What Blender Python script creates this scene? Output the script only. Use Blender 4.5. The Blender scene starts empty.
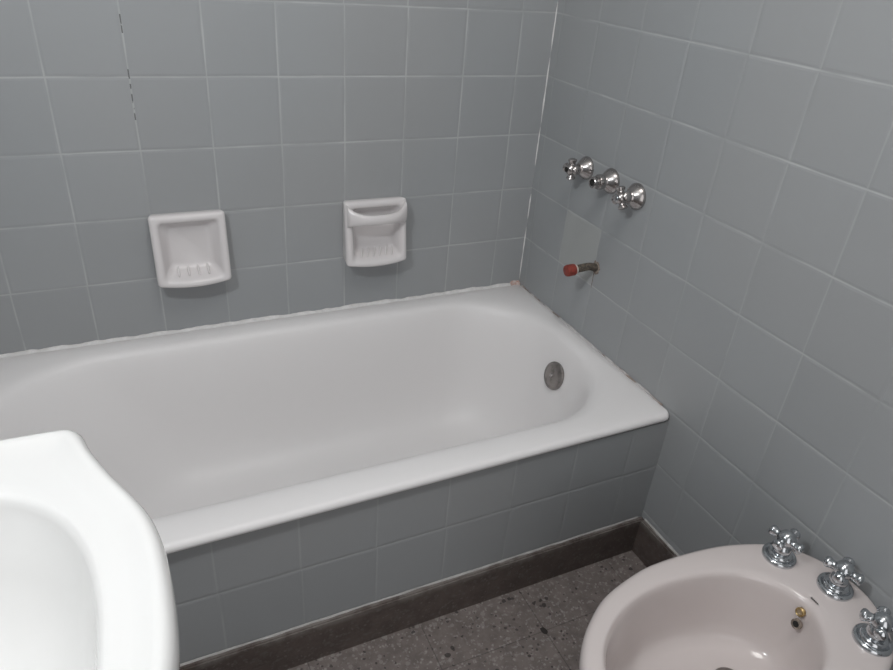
import bpy, bmesh, math, random
from mathutils import Vector, Matrix, noise
random.seed(4)
PI = math.pi
sc = bpy.context.scene
COL = sc.collection

# ------------------------------------------------------------------ camera
cam_d = bpy.data.cameras.new('camera'); cam = bpy.data.objects.new('camera', cam_d); COL.objects.link(cam)
cam_d.sensor_fit = 'HORIZONTAL'; cam_d.sensor_width = 36.0
cam_d.lens = 683.85 * 36.0 / 893.0
cam_d.clip_start = 0.02; cam_d.clip_end = 50
RX = Vector((0.906043, -0.416904, 0.072645))      # image right
RY = Vector((0.152383, 0.481558, 0.863065))       # image up
RZ = Vector((-0.394798, -0.770904, 0.499841))     # towards the viewer
m = Matrix.Identity(4)
for i in range(3):
    m[i][0], m[i][1], m[i][2] = RX[i], RY[i], RZ[i]
m.translation = Vector((-1.03901, -1.57935, 1.30278))
cam.matrix_world = m
sc.camera = cam

# ------------------------------------------------------------------ light, exposure
w = bpy.data.worlds.new('world'); sc.world = w; w.use_nodes = True
w.node_tree.nodes['Background'].inputs[0].default_value = (0.6, 0.65, 0.7, 1)
w.node_tree.nodes['Background'].inputs[1].default_value = 0.05
CEILING_FILL_POWER = 5.5       # added soft fill from overhead, not a known lamp
FRONT_FILL_POWER = 4.0           # added fill for upright surfaces, from a made-up opening behind the viewer
LAMP_POWER = 16.5          # wall lamp over the washbasin
sc.view_settings.view_transform = 'Standard'
sc.view_settings.look = 'None'
sc.view_settings.gamma = 1.0
sc.view_settings.use_curve_mapping = False
sc.view_settings.exposure = 0.49
def light(name, kind, loc, power, color, size, rot=(0, 0, 0)):
    d = bpy.data.lights.new(name, kind); o = bpy.data.objects.new(name, d); COL.objects.link(o)
    d.energy = power; d.color = color; o.location = loc; o.rotation_euler = rot
    if kind == 'AREA':
        d.shape = 'DISK'; d.size = size
    else:
        d.shadow_soft_size = size
    return o
light('ceiling_fill', 'AREA', (-0.62, -1.15, 2.36), CEILING_FILL_POWER, (1.0, 0.965, 0.94), 0.55)
d = light('front_fill', 'AREA', (-0.80, -2.235, 1.05), FRONT_FILL_POWER, (1.0, 0.985, 0.985), 0.8, (PI / 2, 0, 0)).data
d.shape = 'RECTANGLE'; d.size = 0.78; d.size_y = 1.9
light('wall_lamp_glow', 'POINT', (-1.36, -1.15, 1.74), LAMP_POWER, (0.96, 0.985, 1.0), 0.055)

# ------------------------------------------------------------------ helpers
def obj(name, bm, mat, parent=None, smooth=True, angle=35):
    me = bpy.data.meshes.new(name)
    bmesh.ops.recalc_face_normals(bm, faces=bm.faces)
    bm.to_mesh(me); bm.free()
    if smooth:
        for p in me.polygons: p.use_smooth = True
        me.set_sharp_from_angle(angle=math.radians(angle))
    me.materials.append(mat)
    o = bpy.data.objects.new(name, me); COL.objects.link(o)
    if parent: o.parent = parent
    return o
def tag(o, label, cat, group=None):
    o['label'] = label; o['category'] = cat
    if group: o['group'] = group
    return o
def thing(name, label, cat, loc=(0, 0, 0), rot=(0, 0, 0), group=None):
    o = bpy.data.objects.new(name, None); COL.objects.link(o)
    o.location = loc; o.rotation_euler = rot; o.empty_display_size = 0.05
    return tag(o, label, cat, group)
def struct(name, bm, mat, smooth=False, angle=35):
    o = obj(name, bm, mat, None, smooth, angle); o['kind'] = 'structure'; return o
def box(bm, x0, x1, y0, y1, z0, z1):
    v = [bm.verts.new((x, y, z)) for z in (z0, z1) for y in (y0, y1) for x in (x0, x1)]
    for f in ((0, 1, 3, 2), (4, 6, 7, 5), (0, 4, 5, 1), (2, 3, 7, 6), (0, 2, 6, 4), (1, 5, 7, 3)):
        bm.faces.new([v[i] for i in f])
def bevel_all(bm, w, seg=2):
    bmesh.ops.bevel(bm, geom=list(bm.edges), offset=w, segments=seg, affect='EDGES', profile=0.6)
def loft(bm, rings, cap0=False, cap1=False, closed=True):
    vs = [[bm.verts.new(p) for p in r] for r in rings]
    n = len(vs[0])
    for a, b in zip(vs, vs[1:]):
        for i in range(n if closed else n - 1):
            j = (i + 1) % n
            bm.faces.new((a[i], a[j], b[j], b[i]))
    if cap0: bm.faces.new(vs[0][::-1])
    if cap1: bm.faces.new(vs[-1])
    return vs
def lathe(bm, prof, n=32, mat=None, cap0=True, cap1=True):
    """profile of (radius, height) turned about local z, then moved by mat"""
    rings = []
    for r, h in prof:
        rings.append([Vector((r * math.cos(2 * PI * i / n), r * math.sin(2 * PI * i / n), h)) for i in range(n)])
    if mat is not None: rings = [[mat @ p for p in r] for r in rings]
    loft(bm, rings, cap0, cap1)
def tube(bm, pts, rad, n=16, caps=True):
    pts = [Vector(p) for p in pts]
    rings = []; up = Vector((0, 0, 1))
    for i, p in enumerate(pts):
        t = (pts[min(i + 1, len(pts) - 1)] - pts[max(i - 1, 0)]).normalized()
        a = t.cross(up)
        if a.length < 1e-4: a = t.cross(Vector((0, 1, 0)))
        a.normalize(); b = t.cross(a)
        r = rad[i] if isinstance(rad, (list, tuple)) else rad
        rings.append([p + r * (math.cos(2 * PI * k / n) * a + math.sin(2 * PI * k / n) * b) for k in range(n)])
    loft(bm, rings, caps, caps)
def axis_mat(origin, zdir, xhint=(0, 0, 1)):
    z = Vector(zdir).normalized(); x = Vector(xhint) - Vector(xhint).dot(z) * z
    x.normalize(); y = z.cross(x)
    M = Matrix.Identity(4)
    for i in range(3):
        M[i][0], M[i][1], M[i][2], M[i][3] = x[i], y[i], z[i], origin[i]
    return M
def rrect(x0, x1, y0, y1, z, r, nc=14, zf=None):
    """rounded rectangle; r = radius or (x1y1, x0y1, x0y0, x1y0)"""
    if not isinstance(r, (tuple, list)): r = (r,) * 4
    lim = min(x1 - x0, y1 - y0) / 2 * 0.999
    r = [min(q, lim) for q in r]
    out = []
    for k, (cx, cy, sx, sy) in enumerate(((x1, y1, -1, -1), (x0, y1, 1, -1), (x0, y0, 1, 1), (x1, y0, -1, 1))):
        c = (cx + sx * r[k], cy + sy * r[k])
        for i in range(nc):
            a = PI / 2 * (k + i / (nc - 1))
            out.append(Vector((c[0] + r[k] * math.cos(a), c[1] + r[k] * math.sin(a), z)))
    if zf:
        for p in out: p.z = zf(p)
    return out
def catmull(pts, per=8, closed=False):
    P = [Vector(p) for p in pts]; n = len(P); out = []
    rng = range(n) if closed else range(n - 1)
    for i in rng:
        p1, p2 = P[i], P[(i + 1) % n]
        p0 = P[(i - 1) % n] if closed or i > 0 else p1 * 2 - p2
        p3 = P[(i + 2) % n] if closed or i + 2 < n else p2 * 2 - p1
        for k in range(per):
            t = k / per
            out.append(0.5 * ((2 * p1) + (p2 - p0) * t + (2 * p0 - 5 * p1 + 4 * p2 - p3) * t * t + (3 * p1 - p0 - 3 * p2 + p3) * t ** 3))
    if not closed: out.append(P[-1])
    return out
def resample(pts, n):
    L = [0]
    for i in range(len(pts)): L.append(L[-1] + (pts[(i + 1) % len(pts)] - pts[i]).length)
    out = []; j = 0
    for k in range(n):
        d = L[-1] * k / n
        while L[j + 1] < d: j += 1
        t = (d - L[j]) / max(1e-9, L[j + 1] - L[j])
        out.append(pts[j].lerp(pts[(j + 1) % len(pts)], t))
    return out
def inset(pts, d):
    """move a counter-clockwise planar outline inwards by d, in small smoothed steps"""
    n = len(pts); steps = max(1, int(math.ceil(d / 0.003)))
    for _ in range(steps):
        out = []
        for i in range(n):
            t = (pts[(i + 1) % n] - pts[i - 1]).normalized()
            out.append(pts[i] + Vector((-t.y, t.x, 0)) * (d / steps))
        for _k in range(1 if steps > 1 else 0):
            out = [out[i] * 0.6 + (out[i - 1] + out[(i + 1) % n]) * 0.2 for i in range(n)]
        pts = out
    return pts
def atz(pts, z): return [Vector((p.x, p.y, z)) for p in pts]
def lerp_ring(a, b, t): return [p.lerp(q, t) for p, q in zip(a, b)]
def scale_ring(pts, c, s, z, sy=None):
    sy = s if sy is None else sy
    return [Vector((c[0] + (p.x - c[0]) * s, c[1] + (p.y - c[1]) * sy, z)) for p in pts]

# ------------------------------------------------------------------ materials
class NT:
    def __init__(self, name):
        self.m = bpy.data.materials.new(name); self.m.use_nodes = True
        self.t = self.m.node_tree; self.b = self.t.nodes['Principled BSDF']
    def n(self, kind, **kw):
        x = self.t.nodes.new(kind)
        for k, v in kw.items(): setattr(x, k, v)
        return x
    def link(self, a, b): self.t.links.new(a, b)
    def math(self, op, a, b=None, c=None, clamp=False):
        x = self.n('ShaderNodeMath', operation=op, use_clamp=clamp)
        for i, v in enumerate((a, b, c)):
            if v is None: continue
            if isinstance(v, (int, float)): x.inputs[i].default_value = v
            else: self.link(v, x.inputs[i])
        return x.outputs[0]
    def smooth(self, v, e0, e1):
        x = self.n('ShaderNodeMapRange', interpolation_type='SMOOTHSTEP')
        self.link(v, x.inputs[0]); x.inputs[1].default_value = e0; x.inputs[2].default_value = e1
        return x.outputs[0]
    def noise(self, vec, scale, detail=2, rough=0.5):
        x = self.n('ShaderNodeTexNoise'); x.inputs['Scale'].default_value = scale
        x.inputs['Detail'].default_value = detail; x.inputs['Roughness'].default_value = rough
        if vec is not None: self.link(vec, x.inputs['Vector'])
        return x.outputs[0]
    def mix(self, f, a, b):
        x = self.n('ShaderNodeMix', data_type='RGBA')
        if isinstance(f, (int, float)): x.inputs[0].default_value = f
        else: self.link(f, x.inputs[0])
        for i, v in ((6, a), (7, b)):
            if isinstance(v, tuple): x.inputs[i].default_value = (*v, 1)
            else: self.link(v, x.inputs[i])
        return x.outputs[2]
    def coord(self):
        return self.n('ShaderNodeTexCoord').outputs['Object']
    def xyz(self, v):
        s = self.n('ShaderNodeSeparateXYZ'); self.link(v, s.inputs[0]); return s.outputs
    def comb(self, x, y, z):
        c = self.n('ShaderNodeCombineXYZ')
        for i, v in enumerate((x, y, z)):
            if isinstance(v, (int, float)): c.inputs[i].default_value = v
            else: self.link(v, c.inputs[i])
        return c.outputs[0]
    def bump(self, h, strength, dist):
        x = self.n('ShaderNodeBump'); x.inputs['Strength'].default_value = strength; x.inputs['Distance'].default_value = dist
        self.link(h, x.inputs['Height']); self.link(x.outputs[0], self.b.inputs['Normal'])
    def set(self, color=None, rough=None, metal=None, spec=None, coat=None):
        b = self.b.inputs
        if color is not None:
            if isinstance(color, tuple): b['Base Color'].default_value = (*color, 1)
            else: self.link(color, b['Base Color'])
        if rough is not None:
            if isinstance(rough, (int, float)): b['Roughness'].default_value = rough
            else: self.link(rough, b['Roughness'])
        if metal is not None: b['Metallic'].default_value = metal
        if spec is not None: b['Specular IOR Level'].default_value = spec
        if coat is not None: b['Coat Weight'].default_value = coat; b['Coat Roughness'].default_value = 0.08
        return self.m

TILE = (0.325, 0.338, 0.347)
GROUT = (0.46, 0.47, 0.47)
def tile_mat(name, axis, off, zoff, th=0.15, tz=0.149, vstr=0.8, hstr=0.9, crack=False, pale=False, base=TILE, wob=0.0016):
    N = NT(name); co = N.coord(); s = N.xyz(co)
    h = s[0] if axis == 'x' else s[1]
    warp = N.noise(co, 5.0, 3)
    wv = N.math('MULTIPLY', N.math('SUBTRACT', warp, 0.5), wob * 2)
    u = N.math('DIVIDE', N.math('ADD', N.math('SUBTRACT', h, off), wv), th)
    v = N.math('DIVIDE', N.math('ADD', N.math('SUBTRACT', s[2], zoff), wv), tz)
    iu, iv = N.math('FLOOR', u), N.math('FLOOR', v)
    # every tile set a little off its place
    wn = N.n('ShaderNodeTexWhiteNoise', noise_dimensions='2D')
    N.link(N.comb(iu, iv, 0), wn.inputs['Vector'])
    rnd = wn.outputs['Value']
    wr = N.n('ShaderNodeTexWhiteNoise', noise_dimensions='1D'); N.link(iv, wr.inputs['W'])
    u2 = N.math('ADD', u, N.math('MULTIPLY', N.math('SUBTRACT', wr.outputs['Value'], 0.5), 0.03))
    def edge(q, size):
        f = N.math('FRACT', q)
        return N.math('MULTIPLY', N.math('MINIMUM', f, N.math('SUBTRACT', 1.0, f)), size)
    du, dv = edge(u2, th), edge(v, tz)
    wid = N.noise(co, 14.0, 2)
    half = N.math('ADD', 0.0006, N.math('MULTIPLY', wid, 0.0019))
    def line(d):
        return N.math('SUBTRACT', 1.0, N.math('DIVIDE', N.math('SUBTRACT', d, N.math('MULTIPLY', half, 0.6)), N.math('MULTIPLY', half, 0.8), clamp=True), clamp=True)
    lu, lv = line(du), line(dv)
    fade = N.smooth(N.noise(co, 7.0, 2), 0.30, 0.62)
    fade = N.math('ADD', 0.15, N.math('MULTIPLY', fade, 0.85))
    g = N.math('MAXIMUM', N.math('MULTIPLY', lu, vstr), N.math('MULTIPLY', lv, hstr))
    gcol = N.math('MULTIPLY', g, fade)
    # tile colour: slight differences from tile to tile and a cloudy glaze
    cloud = N.noise(co, 3.2, 3)
    k = N.math('ADD', N.math('ADD', 0.94, N.math('MULTIPLY', rnd, 0.06)), N.math('MULTIPLY', cloud, 0.06))
    sc_ = N.n('ShaderNodeVectorMath', operation='SCALE'); sc_.inputs[0].default_value = base
    N.link(k, sc_.inputs['Scale'])
    col = sc_.outputs[0]
    col = N.mix(N.math('MULTIPLY', N.smooth(N.noise(co, 1.7, 1), 0.4, 0.65), 0.35), col, (0.338, 0.336, 0.335))
    if pale:    # one replaced tile of a paler batch
        p = N.math('MULTIPLY', N.math('COMPARE', iu, -1.0, 0.1), N.math('COMPARE', iv, -4.0, 0.1))
        col = N.mix(p, col, (0.372, 0.382, 0.378))
    col = N.mix(gcol, col, GROUT)
    if crack:   # open black joints in the upper wall
        near = N.math('COMPARE', N.math('ADD', h, wv), off - 6 * th, 0.030)
        hi = N.math('MAXIMUM', N.math('COMPARE', s[2], 1.115, 0.017), N.math('MAXIMUM', N.math('COMPARE', s[2], 1.022, 0.009), N.math('COMPARE', s[2], 0.967, 0.036)))
        sp = N.smooth(N.noise(co, 60.0, 2), 0.36, 0.46)
        thin = N.math('LESS_THAN', du, 0.0013)
        ck = N.math('MULTIPLY', N.math('MULTIPLY', near, hi), N.math('MULTIPLY', sp, thin))
        col = N.mix(N.math('MULTIPLY', ck, 0.75), col, (0.06, 0.06, 0.06))
    N.set(col, None, spec=0.32)
    N.set(rough=N.math('ADD', 0.40, N.math('MULTIPLY', g, 0.35)))
    # pillow edges + recessed joint + per-tile lippage
    d = N.math('MINIMUM', du, dv)
    pil = N.math('MULTIPLY', N.math('DIVIDE', d, 0.006, clamp=True), 0.0011)
    lip = N.math('MULTIPLY', rnd, 0.0008)
    N.bump(N.math('ADD', N.math('ADD', pil, lip), N.math('MULTIPLY', cloud, 0.0012)), 0.55, 1.0)
    return N.m

M = {}
M['tile_back'] = tile_mat('tile_back', 'x', -0.097, 1.165, crack=True)
M['tile_right'] = tile_mat('tile_right', 'y', -0.180, 1.165, vstr=0.34, pale=True)
M['tile_left'] = tile_mat('tile_left', 'y', -0.180, 1.165, vstr=0.5)
M['tile_front'] = tile_mat('tile_front', 'x', -0.097, 1.165)
M['tile_tub'] = tile_mat('tile_tub', 'x', -0.097, 0.2635, tz=0.158, vstr=0.4, hstr=0.65)

def ceramic(name, col, rough=0.13, coat=0.0, dirt=0.0, spec=0.5):
    N = NT(name); co = N.coord()
    c = N.noise(co, 6.0, 3)
    k = N.mix(N.math('MULTIPLY', c, 0.10 + dirt), col, tuple(x * 0.90 for x in col))
    N.set(k, N.math('ADD', rough, N.math('MULTIPLY', N.noise(co, 11, 2), 0.06)), spec=spec, coat=coat)
    N.bump(N.noise(co, 9, 1), 0.08, 0.01)
    return N.m
M['enamel'] = ceramic('tub_enamel', (0.79, 0.772, 0.770), 0.36, spec=0.35)
M['basin'] = ceramic('basin_porcelain', (0.735, 0.73, 0.72), 0.10, 0.3)
M['bidet'] = ceramic('bidet_porcelain', (0.635, 0.575, 0.560), 0.12, 0.2)
M['dish'] = ceramic('dish_porcelain', (0.69, 0.662, 0.662), 0.2)
M['dark_glaze'] = NT('maker_mark_ink').set((0.27, 0.25, 0.25), 0.5)
def metal(name, col, rough, spots=0.0, scale=60):
    N = NT(name); co = N.coord()
    n = N.smooth(N.noise(co, scale, 4), 0.45, 0.75)
    N.set(N.mix(N.math('MULTIPLY', n, spots), col, tuple(x * 0.45 for x in col)), N.math('ADD', rough, N.math('MULTIPLY', n, 0.25 * spots)), metal=1.0)
    N.bump(N.noise(co, scale * 2, 2), 0.05, 0.004)
    return N.m
M['chrome'] = metal('chrome', (0.58, 0.60, 0.62), 0.11, 0.2)
M['old_chrome'] = metal('old_chrome', (0.47, 0.445, 0.435), 0.20, 0.5, 70)
M['dull_chrome'] = metal('dull_chrome', (0.33, 0.308, 0.295), 0.33, 0.6, 70)
M['brass'] = metal('brass_fitting', (0.50, 0.36, 0.17), 0.35, 0.6, 200)
M['rust_bore'] = NT('rusty_bore').set((0.27, 0.20, 0.12), 0.6)
M['black'] = NT('black_hole').set((0.012, 0.011, 0.010), 0.8)
def rough_mat(name, a, b, scale, rough=0.7, bump=0.002):
    N = NT(name); co = N.coord(); n = N.noise(co, scale, 4, 0.65)
    N.set(N.mix(N.smooth(n, 0.35, 0.68), a, b), rough)
    N.bump(n, 0.6, bump); return N.m
M['pipe'] = rough_mat('rusty_pipe', (0.045, 0.038, 0.032), (0.16, 0.13, 0.10), 130, 0.6)
M['plug'] = rough_mat('red_plug', (0.27, 0.040, 0.026), (0.17, 0.030, 0.022), 160, 0.55)
M['tape'] = rough_mat('thread_tape', (0.62, 0.58, 0.54), (0.5, 0.45, 0.40), 120, 0.7)
M['mortar'] = rough_mat('chipped_mortar', (0.30, 0.25, 0.21), (0.14, 0.11, 0.09), 120, 0.9)
M['plaster'] = rough_mat('ceiling_plaster', (0.74, 0.73, 0.71), (0.70, 0.69, 0.67), 4, 0.9, 0.001)
M['frosted'] = NT('frosted_glass').set((0.85, 0.85, 0.84), 0.4)
M['stain'] = rough_mat('brick_patch', (0.46, 0.29, 0.24), (0.58, 0.52, 0.50), 120, 0.9)

def caulk_mat():
    N = NT('caulk'); co = N.coord(); n = N.noise(co, 45, 4, 0.65)
    c = N.mix(N.smooth(n, 0.35, 0.6), (0.74, 0.725, 0.72), (0.64, 0.625, 0.62))
    c = N.mix(N.smooth(N.noise(co, 17, 3), 0.68, 0.78), c, (0.42, 0.40, 0.38))
    N.set(c, 0.6); N.bump(n, 0.5, 0.003); return N.m
M['caulk'] = caulk_mat()
M['grout_line'] = rough_mat('skirting_grout', (0.44, 0.43, 0.42), (0.34, 0.33, 0.32), 40, 0.8)
def stained_caulk():
    N = NT('stained_caulk'); co = N.coord()
    c = N.mix(N.smooth(N.noise(co, 30, 3), 0.40, 0.62), (0.52, 0.50, 0.50), (0.26, 0.21, 0.18))
    N.set(c, 0.7); return N.m
M['caulk_dirty'] = stained_caulk()

def terrazzo(name, base, dark, light, joints, edge_z=None):
    N = NT(name); co = N.coord(); s = N.xyz(co)
    n = N.noise(co, 26, 5, 0.7)
    col = N.mix(N.smooth(n, 0.30, 0.70), base, tuple(q * 0.7 for q in base))
    n2 = N.noise(co, 90, 3, 0.6)
    col = N.mix(N.math('MULTIPLY', N.smooth(n2, 0.54, 0.68), 0.7), col, light)
    def chips(scale, thr, keep, colr, amt, col):
        v = N.n('ShaderNodeTexVoronoi'); v.inputs['Scale'].default_value = scale; v.inputs['Randomness'].default_value = 1.0
        wv = N.n('ShaderNodeVectorMath', operation='ADD'); N.link(co, wv.inputs[0])
        nz = N.n('ShaderNodeTexNoise'); nz.inputs['Scale'].default_value = scale * 1.3; N.link(co, nz.inputs['Vector'])
        scl = N.n('ShaderNodeVectorMath', operation='SCALE'); scl.inputs['Scale'].default_value = 0.55 / scale
        N.link(nz.outputs[1], scl.inputs[0]); N.link(scl.outputs[0], wv.inputs[1]); N.link(wv.outputs[0], v.inputs['Vector'])
        cs = N.xyz(v.outputs['Color'])
        r = N.math('MULTIPLY', cs[1], thr)
        mask = N.math('MULTIPLY', N.math('LESS_THAN', v.outputs['Distance'], r), N.math('GREATER_THAN', cs[0], 1 - keep))
        return N.mix(N.math('MULTIPLY', mask, amt), col, colr)
    col = chips(80, 0.50, 0.30, light, 0.5, col)
    col = chips(150, 0.50, 0.30, tuple(min(1, q * 1.35) for q in light), 0.45, col)
    if joints:
        col = chips(62, 0.40, 0.16, dark, 0.80, col)
        col = chips(120, 0.45, 0.20, dark, 0.65, col)
    if joints:
        def ln(c, off):
            f = N.math('FRACT', N.math('DIVIDE', N.math('SUBTRACT', c, off), 0.25))
            return N.math('MULTIPLY', N.math('MINIMUM', f, N.math('SUBTRACT', 1.0, f)), 0.25)
        wob = N.math('MULTIPLY', N.math('SUBTRACT', N.noise(co, 12, 3), 0.5), 0.004)
        jx = N.math('LESS_THAN', N.math('ABSOLUTE', N.math('ADD', ln(s[0], -0.345), wob)), 0.0011)
        jy = N.math('LESS_THAN', N.math('ABSOLUTE', N.math('ADD', ln(s[1], -0.82), wob)), 0.0010)
        j = N.math('MAXIMUM', jx, jy)
        col = N.mix(N.math('MULTIPLY', j, 0.42), col, (0.03, 0.027, 0.025))
        dx = N.math('SUBTRACT', s[0], -0.347); dy = N.math('SUBTRACT', s[1], -0.82)   # chipped joint crossing
        rr = N.math('SQRT', N.math('ADD', N.math('POWER', dx, 2), N.math('POWER', dy, 2)))
        hole = N.math('LESS_THAN', N.math('ADD', rr, N.math('MULTIPLY', N.noise(co, 70, 2), 0.02)), 0.018)
        col = N.mix(hole, col, (0.03, 0.026, 0.024))
    if edge_z:
        e = N.math('MULTIPLY', N.smooth(s[2], edge_z - 0.020, edge_z - 0.004), N.smooth(N.noise(co, 22, 4), 0.36, 0.62))
        col = N.mix(N.math('MULTIPLY', e, 0.45), col, (0.30, 0.28, 0.26))
    N.set(col, 0.55, spec=0.3)
    N.bump(N.noise(co, 60, 3), 0.25, 0.002)
    return N.m
M['floor'] = terrazzo('terrazzo_floor', (0.200, 0.170, 0.159), (0.030, 0.026, 0.025), (0.30, 0.28, 0.265), True)
M['skirting'] = terrazzo('terrazzo_skirting', (0.120, 0.095, 0.086), (0.03, 0.026, 0.025), (0.13, 0.118, 0.110), False, 0.105)

# ------------------------------------------------------------------ room shell
X0, Y0, ZC = -1.50, -2.15, 2.40
TH = 0.10
def slab(name, mat, *a):
    bm = bmesh.new(); box(bm, *a); return struct(name, bm, mat)
slab('floor', M['floor'], X0 - TH, TH, Y0 - TH, TH, -TH, 0)
slab('ceiling', M['plaster'], X0 - TH, TH, Y0 - TH, TH, ZC, ZC + TH)
slab('wall_back', M['tile_back'], X0 - TH, TH, 0, TH, 0, ZC)
slab('wall_right', M['tile_right'], 0, TH, Y0, 0, 0, ZC)
slab('wall_left', M['tile_left'], X0 - TH, X0, Y0, 0, 0, ZC)
bm = bmesh.new()
box(bm, X0 - TH, -1.20, Y0 - TH, Y0, 0, ZC); box(bm, -0.40, TH, Y0 - TH, Y0, 0, ZC); box(bm, -1.20, -0.40, Y0 - TH, Y0, 2.02, ZC)  # opening is invented, cut to let the added front fill in
struct('wall_front', bm, M['tile_front'])
slab('wall_bathtub', M['tile_tub'], X0, 0, -0.690, -0.664, 0, 0.3975)
def skirting(name, *a):
    bm = bmesh.new(); box(bm, *a)
    bmesh.ops.bevel(bm, geom=[e for e in bm.edges if min(v.co.z for v in e.verts) > 0.05], offset=0.003, segments=2, affect='EDGES')
    return struct(name, bm, M['skirting'], True, 40)
skirting('baseboard_bathtub', X0, 0, -0.702, -0.690, 0, 0.105)
skirting('baseboard_right', -0.012, 0, Y0, -0.702, 0, 0.105)
skirting('baseboard_left', X0, X0 + 0.012, Y0, -0.702, 0, 0.105)
skirting('baseboard_front', -0.40, -0.012, Y0, Y0 + 0.012, 0, 0.105)
# pale grout bead along the top of the skirting
def bead(name, mat, pts, w0, h0, amp, freq, normal, seed, lo=0.35):
    """irregular filler bead: a strip against a wall; normal = direction off the wall"""
    bm = bmesh.new(); rings = []; nrm = Vector(normal)
    n = int((Vector(pts[1]) - Vector(pts[0])).length / 0.006)
    for i in range(n + 1):
        p = Vector(pts[0]).lerp(Vector(pts[1]), i / n)
        q = noise.noise(p * freq + Vector((seed, 0, 0))) + 0.5 * noise.noise(p * freq * 2.7 + Vector((0, seed, 0)))
        k = max(lo, 1 + amp * q); k2 = max(lo, 1 + amp * noise.noise(p * freq * 1.3 + Vector((0, 0, seed + 9))))
        w, h = w0 * k2, h0 * k
        rings.append([p, p + nrm * w, p + nrm * w * 0.85 + Vector((0, 0, h * 0.35)), p + nrm * w * 0.35 + Vector((0, 0, h * 0.85)), p + Vector((0, 0, h))])
    loft(bm, rings, True, True)
    return struct(name, bm, mat, True, 60)
bead('trim_1', M['caulk'], ((X0, -0.0005, 0.4205), (-0.03, -0.0005, 0.4205)), 0.007, 0.0060, 0.6, 22, (0, -1, 0), 3, 0.2)
bead('trim_2', M['caulk_dirty'], ((-0.0005, -0.66, 0.4205), (-0.0005, -0.02, 0.4205)), 0.0035, 0.0028, 0.9, 30, (-1, 0, 0), 7)
bead('trim_3', M['grout_line'], ((X0, -0.6905, 0.105), (-0.014, -0.6905, 0.105)), 0.003, 0.0028, 0.6, 20, (0, -1, 0), 5)
bead('trim_4', M['grout_line'], ((-0.0005, -0.99, 0.105), (-0.0005, -0.704, 0.105)), 0.004, 0.003, 0.7, 20, (-1, 0, 0), 8)
bead('trim_5', M['stain'], ((-0.032, -0.0005, 0.4205), (-0.001, -0.0005, 0.4205)), 0.010, 0.009, 0.8, 70, (0, -1, 0), 2)
def joint_filler():
    """white filler smeared into the corner of the two tiled walls, in broken lengths"""
    bm = bmesh.new()
    runs = [(0.435, 0.60), (0.625, 0.70), (0.78, 0.885), (0.895, 1.06), (1.075, 1.19), (1.25, 1.33)]
    for a, b in runs:
        rings = []; n = max(4, int((b - a) / 0.008))
        for i in range(n + 1):
            z = a + (b - a) * i / n
            k = (0.9 + 0.6 * noise.noise(Vector((0, 3, z * 30)))) * min(1, 4 * min(i, n - i) / n + 0.25)
            w = 0.0022 * max(0.25, k)
            rings.append([Vector((-0.0002, -0.0002, z)), Vector((-w * 1.3, -0.0002, z)), Vector((-w * 0.6, -w * 0.5, z)), Vector((-0.0002, -w, z))])
        loft(bm, rings, True, True)
    return struct('trim_6', bm, M['caulk'], True, 60)
joint_filler()

# ------------------------------------------------------------------ bathtub
tub = thing('bathtub', 'white enamelled built-in bathtub behind the grey tiled apron along the back wall', 'bathtub', (-0.75, -0.35, 0))
def T(ring): return [p - Vector((-0.75, -0.35, 0)) for p in ring]
bm = bmesh.new()
R_ = []
def O(i, y0, z, r=0.03):   # outer outline, i = inset at walls
    R_.append(T(rrect(X0 + 0.001 + i, -0.001 - i, y0, -0.001 - i, z, (0.006, 0.006, r, 0.016))))
O(0.030, -0.655, 0.002); O(0.030, -0.655, 0.398); O(0.004, -0.688, 0.4000); O(0.001, -0.698, 0.3998); O(0.0, -0.7035, 0.4015)
O(0.0, -0.7065, 0.405); O(0.0, -0.7075, 0.4095); O(0.0, -0.7060, 0.4145); O(0.001, -0.7025, 0.4185); O(0.003, -0.696, 0.4205)
for r in R_[2:]:
    for p in r:                        # the lip narrows a little towards the right wall
        if p.y < -0.25:
            t = min(1.0, max(0.0, (p.x - 0.42) / 0.33)); p.y += 0.013 * t * t * (3 - 2 * t)
def I(x0, x1, y0, y1, z, rl, rr):
    R_.append(T(rrect(x0, x1, y0, y1, z, (rr, rl, rl, rr))))
I(-1.455, -0.022, -0.655, -0.034, 0.4200, 0.25, 0.20)
I(-1.425, -0.034, -0.640, -0.048, 0.4190, 0.26, 0.21)
I(-1.412, -0.042, -0.630, -0.055, 0.4165, 0.262, 0.218)
I(-1.402, -0.049, -0.6215, -0.0615, 0.4120, 0.264, 0.222)
I(-1.395, -0.054, -0.616, -0.066, 0.4050, 0.265, 0.225)
I(-1.385, -0.0595, -0.611, -0.071, 0.390, 0.266, 0.226)
I(-1.365, -0.068, -0.604, -0.078, 0.360, 0.26, 0.225)
I(-1.325, -0.081, -0.594, -0.087, 0.310, 0.25, 0.22)
I(-1.280, -0.095, -0.584, -0.097, 0.255, 0.24, 0.21)
I(-1.235, -0.111, -0.573, -0.108, 0.200, 0.23, 0.20)
I(-1.190, -0.131, -0.558, -0.123, 0.150, 0.21, 0.19)
I(-1.150, -0.156, -0.538, -0.142, 0.112, 0.18, 0.17)
I(-1.110, -0.190, -0.510, -0.170, 0.085, 0.15, 0.14)
I(-1.060, -0.235, -0.470, -0.210, 0.070, 0.12, 0.12)
I(-0.980, -0.320, -0.410, -0.270, 0.064, 0.07, 0.07)
I(-0.850, -0.500, -0.350, -0.330, 0.062, 0.008, 0.008)
loft(bm, R_, False, True)
obj('shell', bm, M['enamel'], tub, True, 50)
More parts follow.
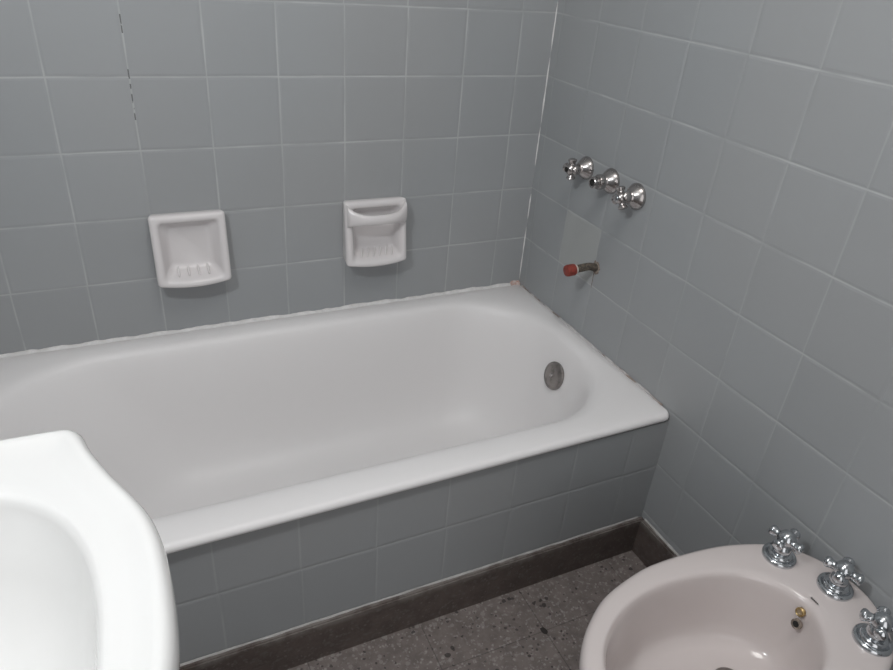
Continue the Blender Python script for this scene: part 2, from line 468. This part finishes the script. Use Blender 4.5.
# overflow plate on the end wall
om = axis_mat(Vector((-0.0795, -0.352, 0.3235)) - Vector((-0.75, -0.35, 0)), (-0.965, 0, 0.26))
bm = bmesh.new()
lathe(bm, [(0.037, -0.004), (0.038, 0.003), (0.0365, 0.0065), (0.033, 0.008), (0.030, 0.0072), (0.027, 0.0085), (0.016, 0.0105), (0.0, 0.0112)][:-1], 40, om)
ov = obj('overflow_plate', bm, M['dull_chrome'], tub, True, 30); ov['label'] = 'dull worn chrome overflow plate'
bm = bmesh.new(); lathe(bm, [(0.0055, 0.009), (0.0062, 0.012), (0.0045, 0.0135), (0.001, 0.0138)], 16, om); obj('screw', bm, M['old_chrome'], ov)
bm = bmesh.new(); lathe(bm, [(0.030, 0.0), (0.030, 0.003), (0.024, 0.0035), (0.018, 0.001), (0.001, 0.001)], 28, Matrix.Translation((0.75 - 0.30, 0.0, 0.0635)))
obj('drain', bm, M['dull_chrome'], tub)

# ------------------------------------------------------------------ soap dishes
def dish(name, label, group, xc, zc, bar):
    W, H = 0.164, 0.163
    r = thing(name, label, 'soap dish', (xc, 0, zc), group=group)
    # local: x right, y out of wall is negative, z up
    def depth(x, z):
        t = min(1.0, max(0.0, (z + H / 2) / H))
        d = 0.050 - 0.020 * t
        bow = max(0.0, 1 - (2 * x / W) ** 2)
        return d + 0.009 * bow * (1 - t) ** 1.5
    def ring(ix, izt, izb, rad, off, flat=None):
        out = []
        for p in rrect(-W / 2 + ix, W / 2 - ix, -H / 2 + izb, H / 2 - izt, 0, rad, 12):
            # subdivide handled by rrect corners only; straight edges refined below
            out.append(p)
        # refine straight runs so that the bowed lip is smooth
        fine = []
        n = len(out)
        for i in range(n):
            a, b = out[i], out[(i + 1) % n]
            seg = 10 if (i % 12) == 11 else 1
            for k in range(seg): fine.append(a.lerp(b, k / seg))
        res = []
        for p in fine:
            x, z = p.x, p.y
            bowz = -0.006 * max(0, 1 - (2 * x / W) ** 2) * max(0, -z * 2 / H) ** 3 * (1 if izb < 0.03 else 0.5)
            d = flat if flat is not None else depth(x, z) + off
            res.append(Vector((x, -d, z + bowz)))
        return res
    bm = bmesh.new()
    rings = [ring(0.004, 0.004, 0.004, 0.007, 0, 0.0), ring(0.001, 0.001, 0.001, 0.007, -0.016), ring(0.0, 0.0, 0.0, 0.007, -0.007),
             ring(0.002, 0.002, 0.002, 0.007, -0.002), ring(0.006, 0.006, 0.006, 0.007, 0.0), ring(0.012, 0.012, 0.009, 0.010, 0.0),
             ring(0.0165, 0.0165, 0.013, 0.010, -0.002), ring(0.0195, 0.0195, 0.016, 0.010, -0.007), ring(0.023, 0.022, 0.020, 0.012, -0.014)]
    if not bar:
        rings += [ring(0.030, 0.027, 0.025, 0.012, 0, 0.016), ring(0.036, 0.032, 0.030, 0.010, 0, 0.009), ring(0.042, 0.038, 0.036, 0.008, 0, 0.0065)]
    else:
        rings += [ring(0.0255, 0.022, 0.023, 0.012, 0, 0.016), ring(0.029, 0.026, 0.027, 0.010, 0, 0.008), ring(0.036, 0.033, 0.034, 0.008, 0, 0.0055)]
    loft(bm, rings, True, True)
    obj('dish_body', bm, M['dish'], r, True, 60)
    bm = bmesh.new()
    zb = -H / 2 + (0.0267 if not bar else 0.0257)
    nr = 4 if not bar else 6
    for k in range(nr):
        x = (k - (nr - 1) / 2) * (0.022 if not bar else 0.0165)
        sk = 0.0 if not bar else 0.012
        pts = [(x + sk, -0.011, zb + 0.0050), (x + sk * 0.66, -0.021, zb + 0.0008), (x + sk * 0.33, -0.031, zb - 0.0035), (x, -0.041, zb - 0.0078)]
        tube(bm, pts, [0.0016, 0.0024, 0.0024, 0.0016], 10)
    obj('tray_ribs', bm, M['dish'], r)
    if bar:
        bm = bmesh.new(); rr_ = []
        for i in range(33):
            t = -1 + 2 * i / 32
            x = t * (W / 2 - 0.0042)
            a = abs(t) ** 4
            out = 0.064 - 0.033 * abs(t) ** 3
            zc_ = 0.0435 + 0.003 * a
            hz, hy = 0.0125 + 0.0165 * a, 0.0085 + 0.008 * a
            rr_.append([Vector((x, -out + hy * math.cos(q) , zc_ + hz * math.sin(q))) for q in [2 * PI * k / 20 for k in range(20)]])
        loft(bm, rr_, True, True)
        b = obj('grab_bar', bm, M['dish'], r, True, 60)
    return r
dish('soap_dish', 'white ceramic soap dish with plain open recess and no bar, on back wall', None, -0.920, 0.6475, False)
dish('soap_dish', 'white ceramic soap dish with bulging grab bar across its top, nearer the room corner', None, -0.4725, 0.6450, True)

# ------------------------------------------------------------------ taps in the right wall
def spoke_handle(bm, M4, hub_r, arm, lobe, n=4, z=0.0, phase=0.3):
    lathe(bm, [(hub_r * 0.55, z - hub_r * 0.9), (hub_r * 0.8, z - hub_r * 0.55), (hub_r, z - hub_r * 0.1), (hub_r * 0.95, z + hub_r * 0.35), (hub_r * 0.7, z + hub_r * 0.75), (hub_r * 0.3, z + hub_r * 0.98), (0.0004, z + hub_r * 1.02)], 24, M4)
    for k in range(n):
        a = phase + 2 * PI * k / n
        c, s = math.cos(a), math.sin(a)
        pts = []; rad = []
        for t, q in ((0.3, 0.85), (0.48, 0.72), (0.60, 0.74), (0.72, 0.92), (0.83, 1.0), (0.92, 0.85), (0.98, 0.48), (1.0, 0.08)):
            pts.append(M4 @ Vector((c * arm * t, s * arm * t, z - 0.1 * lobe))); rad.append(lobe * q)
        tube(bm, pts, rad, 14)
TAPS = 'bath taps on the right wall'
def wall_tap(label, y, z, kind, flange_r):
    r = thing('bath_tap', label, 'tap', (0, y, z), group=TAPS)
    A = axis_mat((0, 0, 0), (-1, 0, 0))
    bm = bmesh.new()
    fr = flange_r
    lathe(bm, [(fr * 0.97, -0.001), (fr, 0.002), (fr * 0.98, 0.005), (fr * 0.88, 0.010), (fr * 0.72, 0.016), (fr * 0.56, 0.0205), (fr * 0.46, 0.024), (fr * 0.42, 0.027), (0.0086, 0.0275)], 36, A)
    obj('flange', bm, M['old_chrome'], r, True, 40)
    bm = bmesh.new()
    lathe(bm, [(0.0085, 0.020), (0.0085, 0.027), (0.0095, 0.028), (0.0095, 0.032), (0.008, 0.033), (0.008, 0.039)], 20, A)
    obj('stem', bm, M['old_chrome'], r, True, 40)
    bm = bmesh.new()
    if kind == 'knob':
        spoke_handle(bm, A, 0.0145, 0.0265, 0.0112, 4, 0.0445, 0.5)
        h = obj('handle', bm, M['old_chrome'], r, True, 50)
        bm = bmesh.new(); lathe(bm, [(0.0072, 0.054), (0.0076, 0.0590), (0.006, 0.0605), (0.0003, 0.0603)], 18, A)
        c = obj('cap', bm, M['chrome'], h)
    elif kind == 'open':
        spoke_handle(bm, A, 0.0145, 0.0265, 0.0112, 4, 0.0465, 0.1)
        h = obj('handle', bm, M['old_chrome'], r, True, 50)
        bm = bmesh.new(); lathe(bm, [(0.0062, 0.0550), (0.0062, 0.0618), (0.0003, 0.0618)], 18, A)
        c = obj('screw_hole', bm, M['black'], h); c['label'] = 'dark open screw hole of the handle'
    else:
        lathe(bm, [(0.0120, 0.026), (0.0172, 0.0275), (0.0180, 0.033), (0.0178, 0.039), (0.0165, 0.0415), (0.0125, 0.0425), (0.0120, 0.046), (0.0135, 0.048), (0.0138, 0.055), (0.0120, 0.057), (0.0085, 0.056), (0.0080, 0.048), (0.0003, 0.048)], 28, A)
        h = obj('spindle_sleeve', bm, M['old_chrome'], r, True, 40)
        bm = bmesh.new(); lathe(bm, [(0.0078, 0.0483), (0.0078, 0.0545), (0.0003, 0.0545)], 18, A)
        c = obj('sleeve_bore', bm, M['black'], h); c['label'] = 'dark open end of the sleeve'
    return r
wall_tap('wall tap with lobed knob, its tip dark, the one nearest the room corner', -0.230, 0.842, 'open', 0.0285)
wall_tap('wall tap in the middle, a bare sleeve with a dark open end and no knob', -0.331, 0.841, 'sleeve', 0.030)
wall_tap('wall tap with lobed knob and widest round flange, farthest from the room corner', -0.427, 0.836, 'knob', 0.0305)

# ------------------------------------------------------------------ capped water pipe
pipe = thing('water_pipe', 'short dark rusty pipe stub with a red plug sticking out of the pale wall tile', 'pipe', (0, -0.337, 0.620))
bm = bmesh.new()
tube(bm, catmull([(0.004, 0, 0.0), (-0.010, 0.000, 0.004), (-0.026, 0.001, 0.0065), (-0.064, 0.001, 0.004)], 6), 0.0098, 18)
obj('stub', bm, M['pipe'], pipe)
bm = bmesh.new()
A = axis_mat((-0.060, 0.001, 0.0042), (-1, 0, -0.05))
lathe(bm, [(0.0112, 0), (0.0118, 0.001), (0.0118, 0.005), (0.0108, 0.006)], 20, A); obj('thread_tape', bm, M['tape'], pipe)['label'] = 'white thread tape ring'
bm = bmesh.new()
lathe(bm, [(0.0125, 0.005), (0.0145, 0.0065), (0.0148, 0.024), (0.0135, 0.029), (0.009, 0.0305), (0.0003, 0.0305)], 20, A); obj('plug', bm, M['plug'], pipe, True, 50)['label'] = 'worn red screw plug'
bm = bmesh.new()
rings = []
for s_, d in ((1.0, -0.0008), (0.8, 0.0016), (0.55, 0.0022), (0.3, 0.001)):
    rings.append([Vector((-d, s_ * (0.0155 + 0.005 * noise.noise(Vector((math.cos(a) * 2, math.sin(a) * 2, 1)))) * math.cos(a), s_ * (0.018 + 0.007 * noise.noise(Vector((math.cos(a) * 3, math.sin(a) * 3, 7)))) * math.sin(a))) for a in [2 * PI * k / 26 for k in range(26)]])
loft(bm, rings, False, True)
obj('mortar_collar', bm, M['mortar'], pipe)
bm = bmesh.new()
pts = [(0.0035, -0.012), (0.005, -0.024), (0.0035, -0.036), (0.0048, -0.050), (0.004, -0.058)]
rings = [[Vector((0.0003, y - w_, z)), Vector((-0.0004, y - w_, z)), Vector((-0.0004, y + w_, z)), Vector((0.0003, y + w_, z))] for (y, z), w_ in zip(pts, (0.002, 0.0012, 0.0010, 0.0008, 0.0004))]
loft(bm, rings, True, True)
obj('tile_crack', bm, M['mortar'], pipe, False)

# ------------------------------------------------------------------ washbasin on the left wall
bc = Vector((-1.29, -1.167, 0))
half = [(-1.192, -0.8985), (-1.157, -0.8995), (-1.134, -0.9000), (-1.1265, -0.9015), (-1.1205, -0.9065), (-1.1165, -0.9165), (-1.1120, -0.9350), (-1.1060, -0.9530), (-1.0905, -0.992), (-1.0800, -1.014), (-1.0700, -1.036), (-1.0620, -1.058), (-1.0570, -1.080), (-1.0540, -1.103), (-1.0525, -1.130), (-1.0523, -1.150)]
back = [(-1.498, -0.897), (-1.44, -0.897), (-1.35, -0.897), (-1.27, -0.898)]
pth = back + half
full = pth + [(x, -2.300 - y) for x, y in reversed(pth[:-1])]
sm = catmull([(x, y, 0) for x, y in full], 8)
out = resample(sm[::-1] if False else sm, 176)
# orientation -> counter-clockwise
area = sum(out[i].x * out[(i + 1) % len(out)].y - out[(i + 1) % len(out)].x * out[i].y for i in range(len(out)))
if area < 0: out = out[::-1]
def superell(c, rx, ry, e, th):
    cs, sn = math.cos(th), math.sin(th)
    k = (abs(cs / rx) ** e + abs(sn / ry) ** e) ** (-1 / e)
    return Vector((c[0] + k * cs, c[1] + k * sn, 0))
ic = (-1.255, -1.167)
def inner(rx, ry, e=2.4, c=ic):
    return [superell(c, rx, ry, e, math.atan2(p.y - c[1], p.x - c[0])) for p in out]
clampx = lambda ring: [Vector((max(p.x, X0 + 0.0015), p.y, p.z)) for p in ring]
in0 = inner(0.150, 0.193)
ZB = 0.832
under = inner(0.10, 0.11)
o5 = inset(out, 0.006)
R_ = [atz(inner(0.05, 0.06), 0.640), atz(inner(0.10, 0.115), 0.655), atz(inner(0.150, 0.193), 0.700),
      atz(lerp_ring(inner(0.165, 0.195), out, 0.55), 0.755), atz(lerp_ring(inner(0.165, 0.195), out, 0.90), 0.785),
      atz(inset(out, 0.0035), 0.795), atz(inset(out, 0.0006), 0.803), atz(out, 0.812), atz(inset(out, 0.0010), 0.820), atz(inset(out, 0.0035), 0.8265),
      atz(inset(out, 0.0075), 0.8305), atz(inset(out, 0.012), 0.8318), atz(inset(out, 0.017), 0.8305)]
deck0 = inset(out, 0.022)
R_ += [atz(deck0, 0.8280), atz(lerp_ring(deck0, in0, 0.35), 0.8265), atz(lerp_ring(deck0, in0, 0.8), 0.8262), atz(lerp_ring(deck0, in0, 0.95), 0.8262),
       atz(inner(0.1495, 0.1925), 0.8250), atz(inner(0.1465, 0.1895), 0.8215), atz(inner(0.1445, 0.187), 0.816), atz(inner(0.142, 0.184), 0.805), atz(inner(0.137, 0.164), 0.785),
       atz(inner(0.130, 0.154), 0.763), atz(inner(0.115, 0.137), 0.735), atz(inner(0.092, 0.110), 0.712), atz(inner(0.060, 0.07), 0.698), atz(inner(0.026, 0.026, 2), 0.692)]
bs = thing('washbasin', 'bright white porcelain washbasin with bowed front, in the foreground before the bathtub', 'washbasin', (X0, -1.167, 0.83))
bo = Vector((X0, -1.167, 0.83))
bm = bmesh.new(); loft(bm, [[p - bo for p in clampx(r)] for r in R_], True, True)
obj('bowl', bm, M['basin'], bs, True, 60)
bm = bmesh.new(); lathe(bm, [(0.025, 0), (0.025, 0.003), (0.018, 0.0035), (0.014, 0.001), (0.001, 0.001)], 24, Matrix.Translation(Vector((ic[0], ic[1], 0.6925)) - bo))
obj('drain', bm, M['chrome'], bs)

# ------------------------------------------------------------------ bidet against the right wall
dc = (-0.29, -1.170)
hp = [(-0.004, -1.170), (-0.0055, -1.142), (-0.019, -1.108), (-0.036, -1.082), (-0.066, -1.0545), (-0.108, -1.036), (-0.165, -1.020), (-0.231, -1.012), (-0.29, -1.0095), (-0.342, -1.013), (-0.419, -1.032), (-0.469, -1.0600), (-0.506, -1.091), (-0.536, -1.131), (-0.545, -1.170)]
fullp = hp + [(x, -2.34 - y) for x, y in reversed(hp[1:-1])]
out = resample(catmull([(x, y, 0) for x, y in fullp], 8, True), 144)
out = inset(out, -0.006)
hin = [(-0.116, -1.170), (-0.121, -1.147), (-0.135, -1.124), (-0.156, -1.100), (-0.184, -1.0795), (-0.222, -1.064), (-0.27, -1.054), (-0.32, -1.050), (-0.365, -1.053), (-0.40, -1.061), (-0.436, -1.0745), (-0.478, -1.102), (-0.506, -1.137), (-0.514, -1.170)]
fin = hin + [(x, -2.34 - y) for x, y in reversed(hin[1:-1])]
inn_d = catmull([(x, y, 0) for x, y in fin], 12, True)
ang = sorted(((math.atan2(q.y - dc[1], q.x - dc[0])), (q - Vector((dc[0], dc[1], 0))).length) for q in inn_d)
def inner_at(th):
    a = ang
    for i in range(len(a)):
        t0, r0 = a[i]; t1, r1 = a[(i + 1) % len(a)]
        if i == len(a) - 1: t1 += 2 * PI
        for q in (th, th + 2 * PI):
            if t0 <= q <= t1:
                f = (q - t0) / max(1e-9, t1 - t0); r = r0 + (r1 - r0) * f
                return Vector((dc[0] + r * math.cos(th), dc[1] + r * math.sin(th), 0))
    return Vector((dc[0], dc[1], 0))
inn = [inner_at(math.atan2(p.y - dc[1], p.x - dc[0])) for p in out]
ZD = 0.400
bc2 = (-0.30, -1.17)
def ib(s, z, sx=None):
    sx = s if sx is None else sx
    return [Vector((bc2[0] + (p.x - bc2[0]) * sx, bc2[1] + (p.y - bc2[1]) * s, z)) for p in inn]
def clampw(r): return [Vector((min(p.x, -0.0135 if p.z < 0.115 else -0.0025), p.y, p.z)) for p in r]
fc = (-0.255, -1.17)
R_ = [scale_ring(out, fc, 0.66, 0.0005, 0.72), scale_ring(out, fc, 0.665, 0.012, 0.725), scale_ring(out, fc, 0.63, 0.03, 0.68), scale_ring(out, fc, 0.60, 0.10, 0.62),
      scale_ring(out, fc, 0.62, 0.17, 0.64), scale_ring(out, fc, 0.72, 0.24, 0.74), scale_ring(out, fc, 0.88, 0.305, 0.88), scale_ring(out, fc, 0.965, 0.345, 0.96),
      atz(inset(out, 0.002), 0.368), atz(out, 0.380), atz(inset(out, 0.0010), 0.388), atz(inset(out, 0.0040), 0.3945), atz(inset(out, 0.009), 0.3985), atz(inset(out, 0.014), 0.400)]
e0 = inset(out, 0.014)
R_ += [atz(lerp_ring(e0, inn, 0.4), 0.4004), atz(lerp_ring(e0, inn, 0.8), 0.3996), atz(lerp_ring(e0, inn, 0.93), 0.3982), ib(1.0, 0.3955), ib(0.985, 0.391), ib(0.975, 0.384), ib(0.965, 0.372),
       ib(0.945, 0.345), ib(0.918, 0.315), ib(0.885, 0.290), ib(0.845, 0.273), ib(0.79, 0.264), ib(0.66, 0.258), ib(0.48, 0.254), ib(0.28, 0.252), ib(0.10, 0.251)]
bd = thing('bidet', 'pinkish white porcelain bidet with three deck taps, standing against the right wall', 'bidet', (-0.30, -1.17, 0))
do = Vector((-0.30, -1.17, 0))
bm = bmesh.new(); loft(bm, [[p - do for p in clampw(r)] for r in R_], True, True)
obj('bowl', bm, M['bidet'], bd, True, 60)
bm = bmesh.new(); lathe(bm, [(0.026, -0.002), (0.026, 0.003), (0.020, 0.004), (0.016, 0.000), (0.001, 0.000)], 28, Matrix.Translation(Vector((-0.240, -1.170, 0.2535)) - do))
obj('drain', bm, M['dull_chrome'], bd)
# two outlet holes in the back of the bowl
def hole(loc, nrm, r0, mats, lab):
    A = axis_mat(Vector(loc) - do, nrm)
    bm = bmesh.new(); lathe(bm, [(r0, -0.004), (r0, 0.0012), (r0 * 0.82, 0.0022), (r0 * 0.62, 0.0012)], 22, A, True, True)
    h = obj('outlet', bm, mats[0], bd); h['label'] = lab
    bm = bmesh.new(); lathe(bm, [(r0 * 0.60, 0.0005), (r0 * 0.58, 0.0018), (0.0003, 0.0018)], 18, A); obj('bore', bm, mats[1], h)
hole((-0.1283, -1.1700, 0.3800), (-0.96, 0, 0.28), 0.0078, (M['brass'], M['rust_bore']), 'brass lined upper outlet hole')
hole((-0.1365, -1.1765, 0.3620), (-0.96, 0, 0.28), 0.0088, (M['mortar'], M['black']), 'dark lower outlet hole')
# small printed mark on the deck between bowl and middle tap: slanting script strokes
bm = bmesh.new()
for k in range(5):
    y = -1.165 - k * 0.0030
    for (a, b, wd) in (((0.0016, 0.0), (-0.0016, -0.0012), 0.0007), ((-0.0014, -0.0012), (0.0006, -0.0026), 0.00045)):
        p0 = Vector((-0.1055 + a[0] * (1.7 if k == 0 else 1), y + a[1], 0)); p1 = Vector((-0.1055 + b[0], y + b[1], 0))
        d = (p1 - p0).normalized(); q = Vector((-d.y, d.x, 0)) * wd
        vs = [bm.verts.new((v.x - do.x, v.y - do.y, 0.4000)) for v in (p0 + q, p0 - q, p1 - q, p1 + q)]
        bm.faces.new(vs)
bmesh.ops.solidify(bm, geom=list(bm.faces), thickness=0.0012)
obj('maker_mark', bm, M['dark_glaze'], bd, False)
# taps
def deck_tap(x, y, phase, lab):
    bm = bmesh.new(); A = Matrix.Translation(Vector((x, y, ZD)) - do)
    lathe(bm, [(0.0285, -0.004), (0.0290, 0.002), (0.0285, 0.0050), (0.0268, 0.0072), (0.0245, 0.0078), (0.0225, 0.0066), (0.0212, 0.0062), (0.0206, 0.0095), (0.0190, 0.0125), (0.0165, 0.0138), (0.0125, 0.0138)], 40, A)
    f = obj('tap', bm, M['chrome'], bd, True, 40)
    bm = bmesh.new()
    lathe(bm, [(0.0135, 0.0125), (0.0150, 0.017), (0.0140, 0.025), (0.0105, 0.031), (0.0080, 0.036)], 28, A); obj('bonnet', bm, M['chrome'], f, True, 40)
    bm = bmesh.new()
    spoke_handle(bm, A, 0.0160, 0.0315, 0.0102, 4, 0.0435, phase)
    obj('handle', bm, M['chrome'], f, True, 50)
    if lab: f['label'] = lab
deck_tap(-0.086, -1.0790, 0.15, None)
deck_tap(-0.049, -1.1655, 0.35, None)
deck_tap(-0.083, -1.2610, 0.55, None)

# ------------------------------------------------------------------ wall lamp, and unseen disc added for the ceiling fill (above the frame)
lp = thing('wall_lamp', 'small chrome wall lamp high above the washbasin', 'lamp', (X0, -1.15, 1.74))
bm = bmesh.new(); lathe(bm, [(0.05, 0.001), (0.05, 0.014), (0.04, 0.02), (0.014, 0.022), (0.012, 0.06)], 28, axis_mat((0, 0, 0.0), (1, 0, 0))); obj('back_plate', bm, M['chrome'], lp)
bm = bmesh.new(); lathe(bm, [(0.016, -0.02), (0.024, -0.012), (0.024, 0.012), (0.016, 0.018)], 24, Matrix.Translation((0.066, 0, 0))); obj('socket', bm, M['chrome'], lp)
cl = thing('ceiling_fill_disc', 'round flat white disc on the ceiling, added for the fill light', 'lamp', (-0.62, -1.15, ZC))
bm = bmesh.new(); lathe(bm, [(0.29, -0.001), (0.29, -0.022), (0.28, -0.026), (0.05, -0.027)], 40); obj('base', bm, M['frosted'], cl)
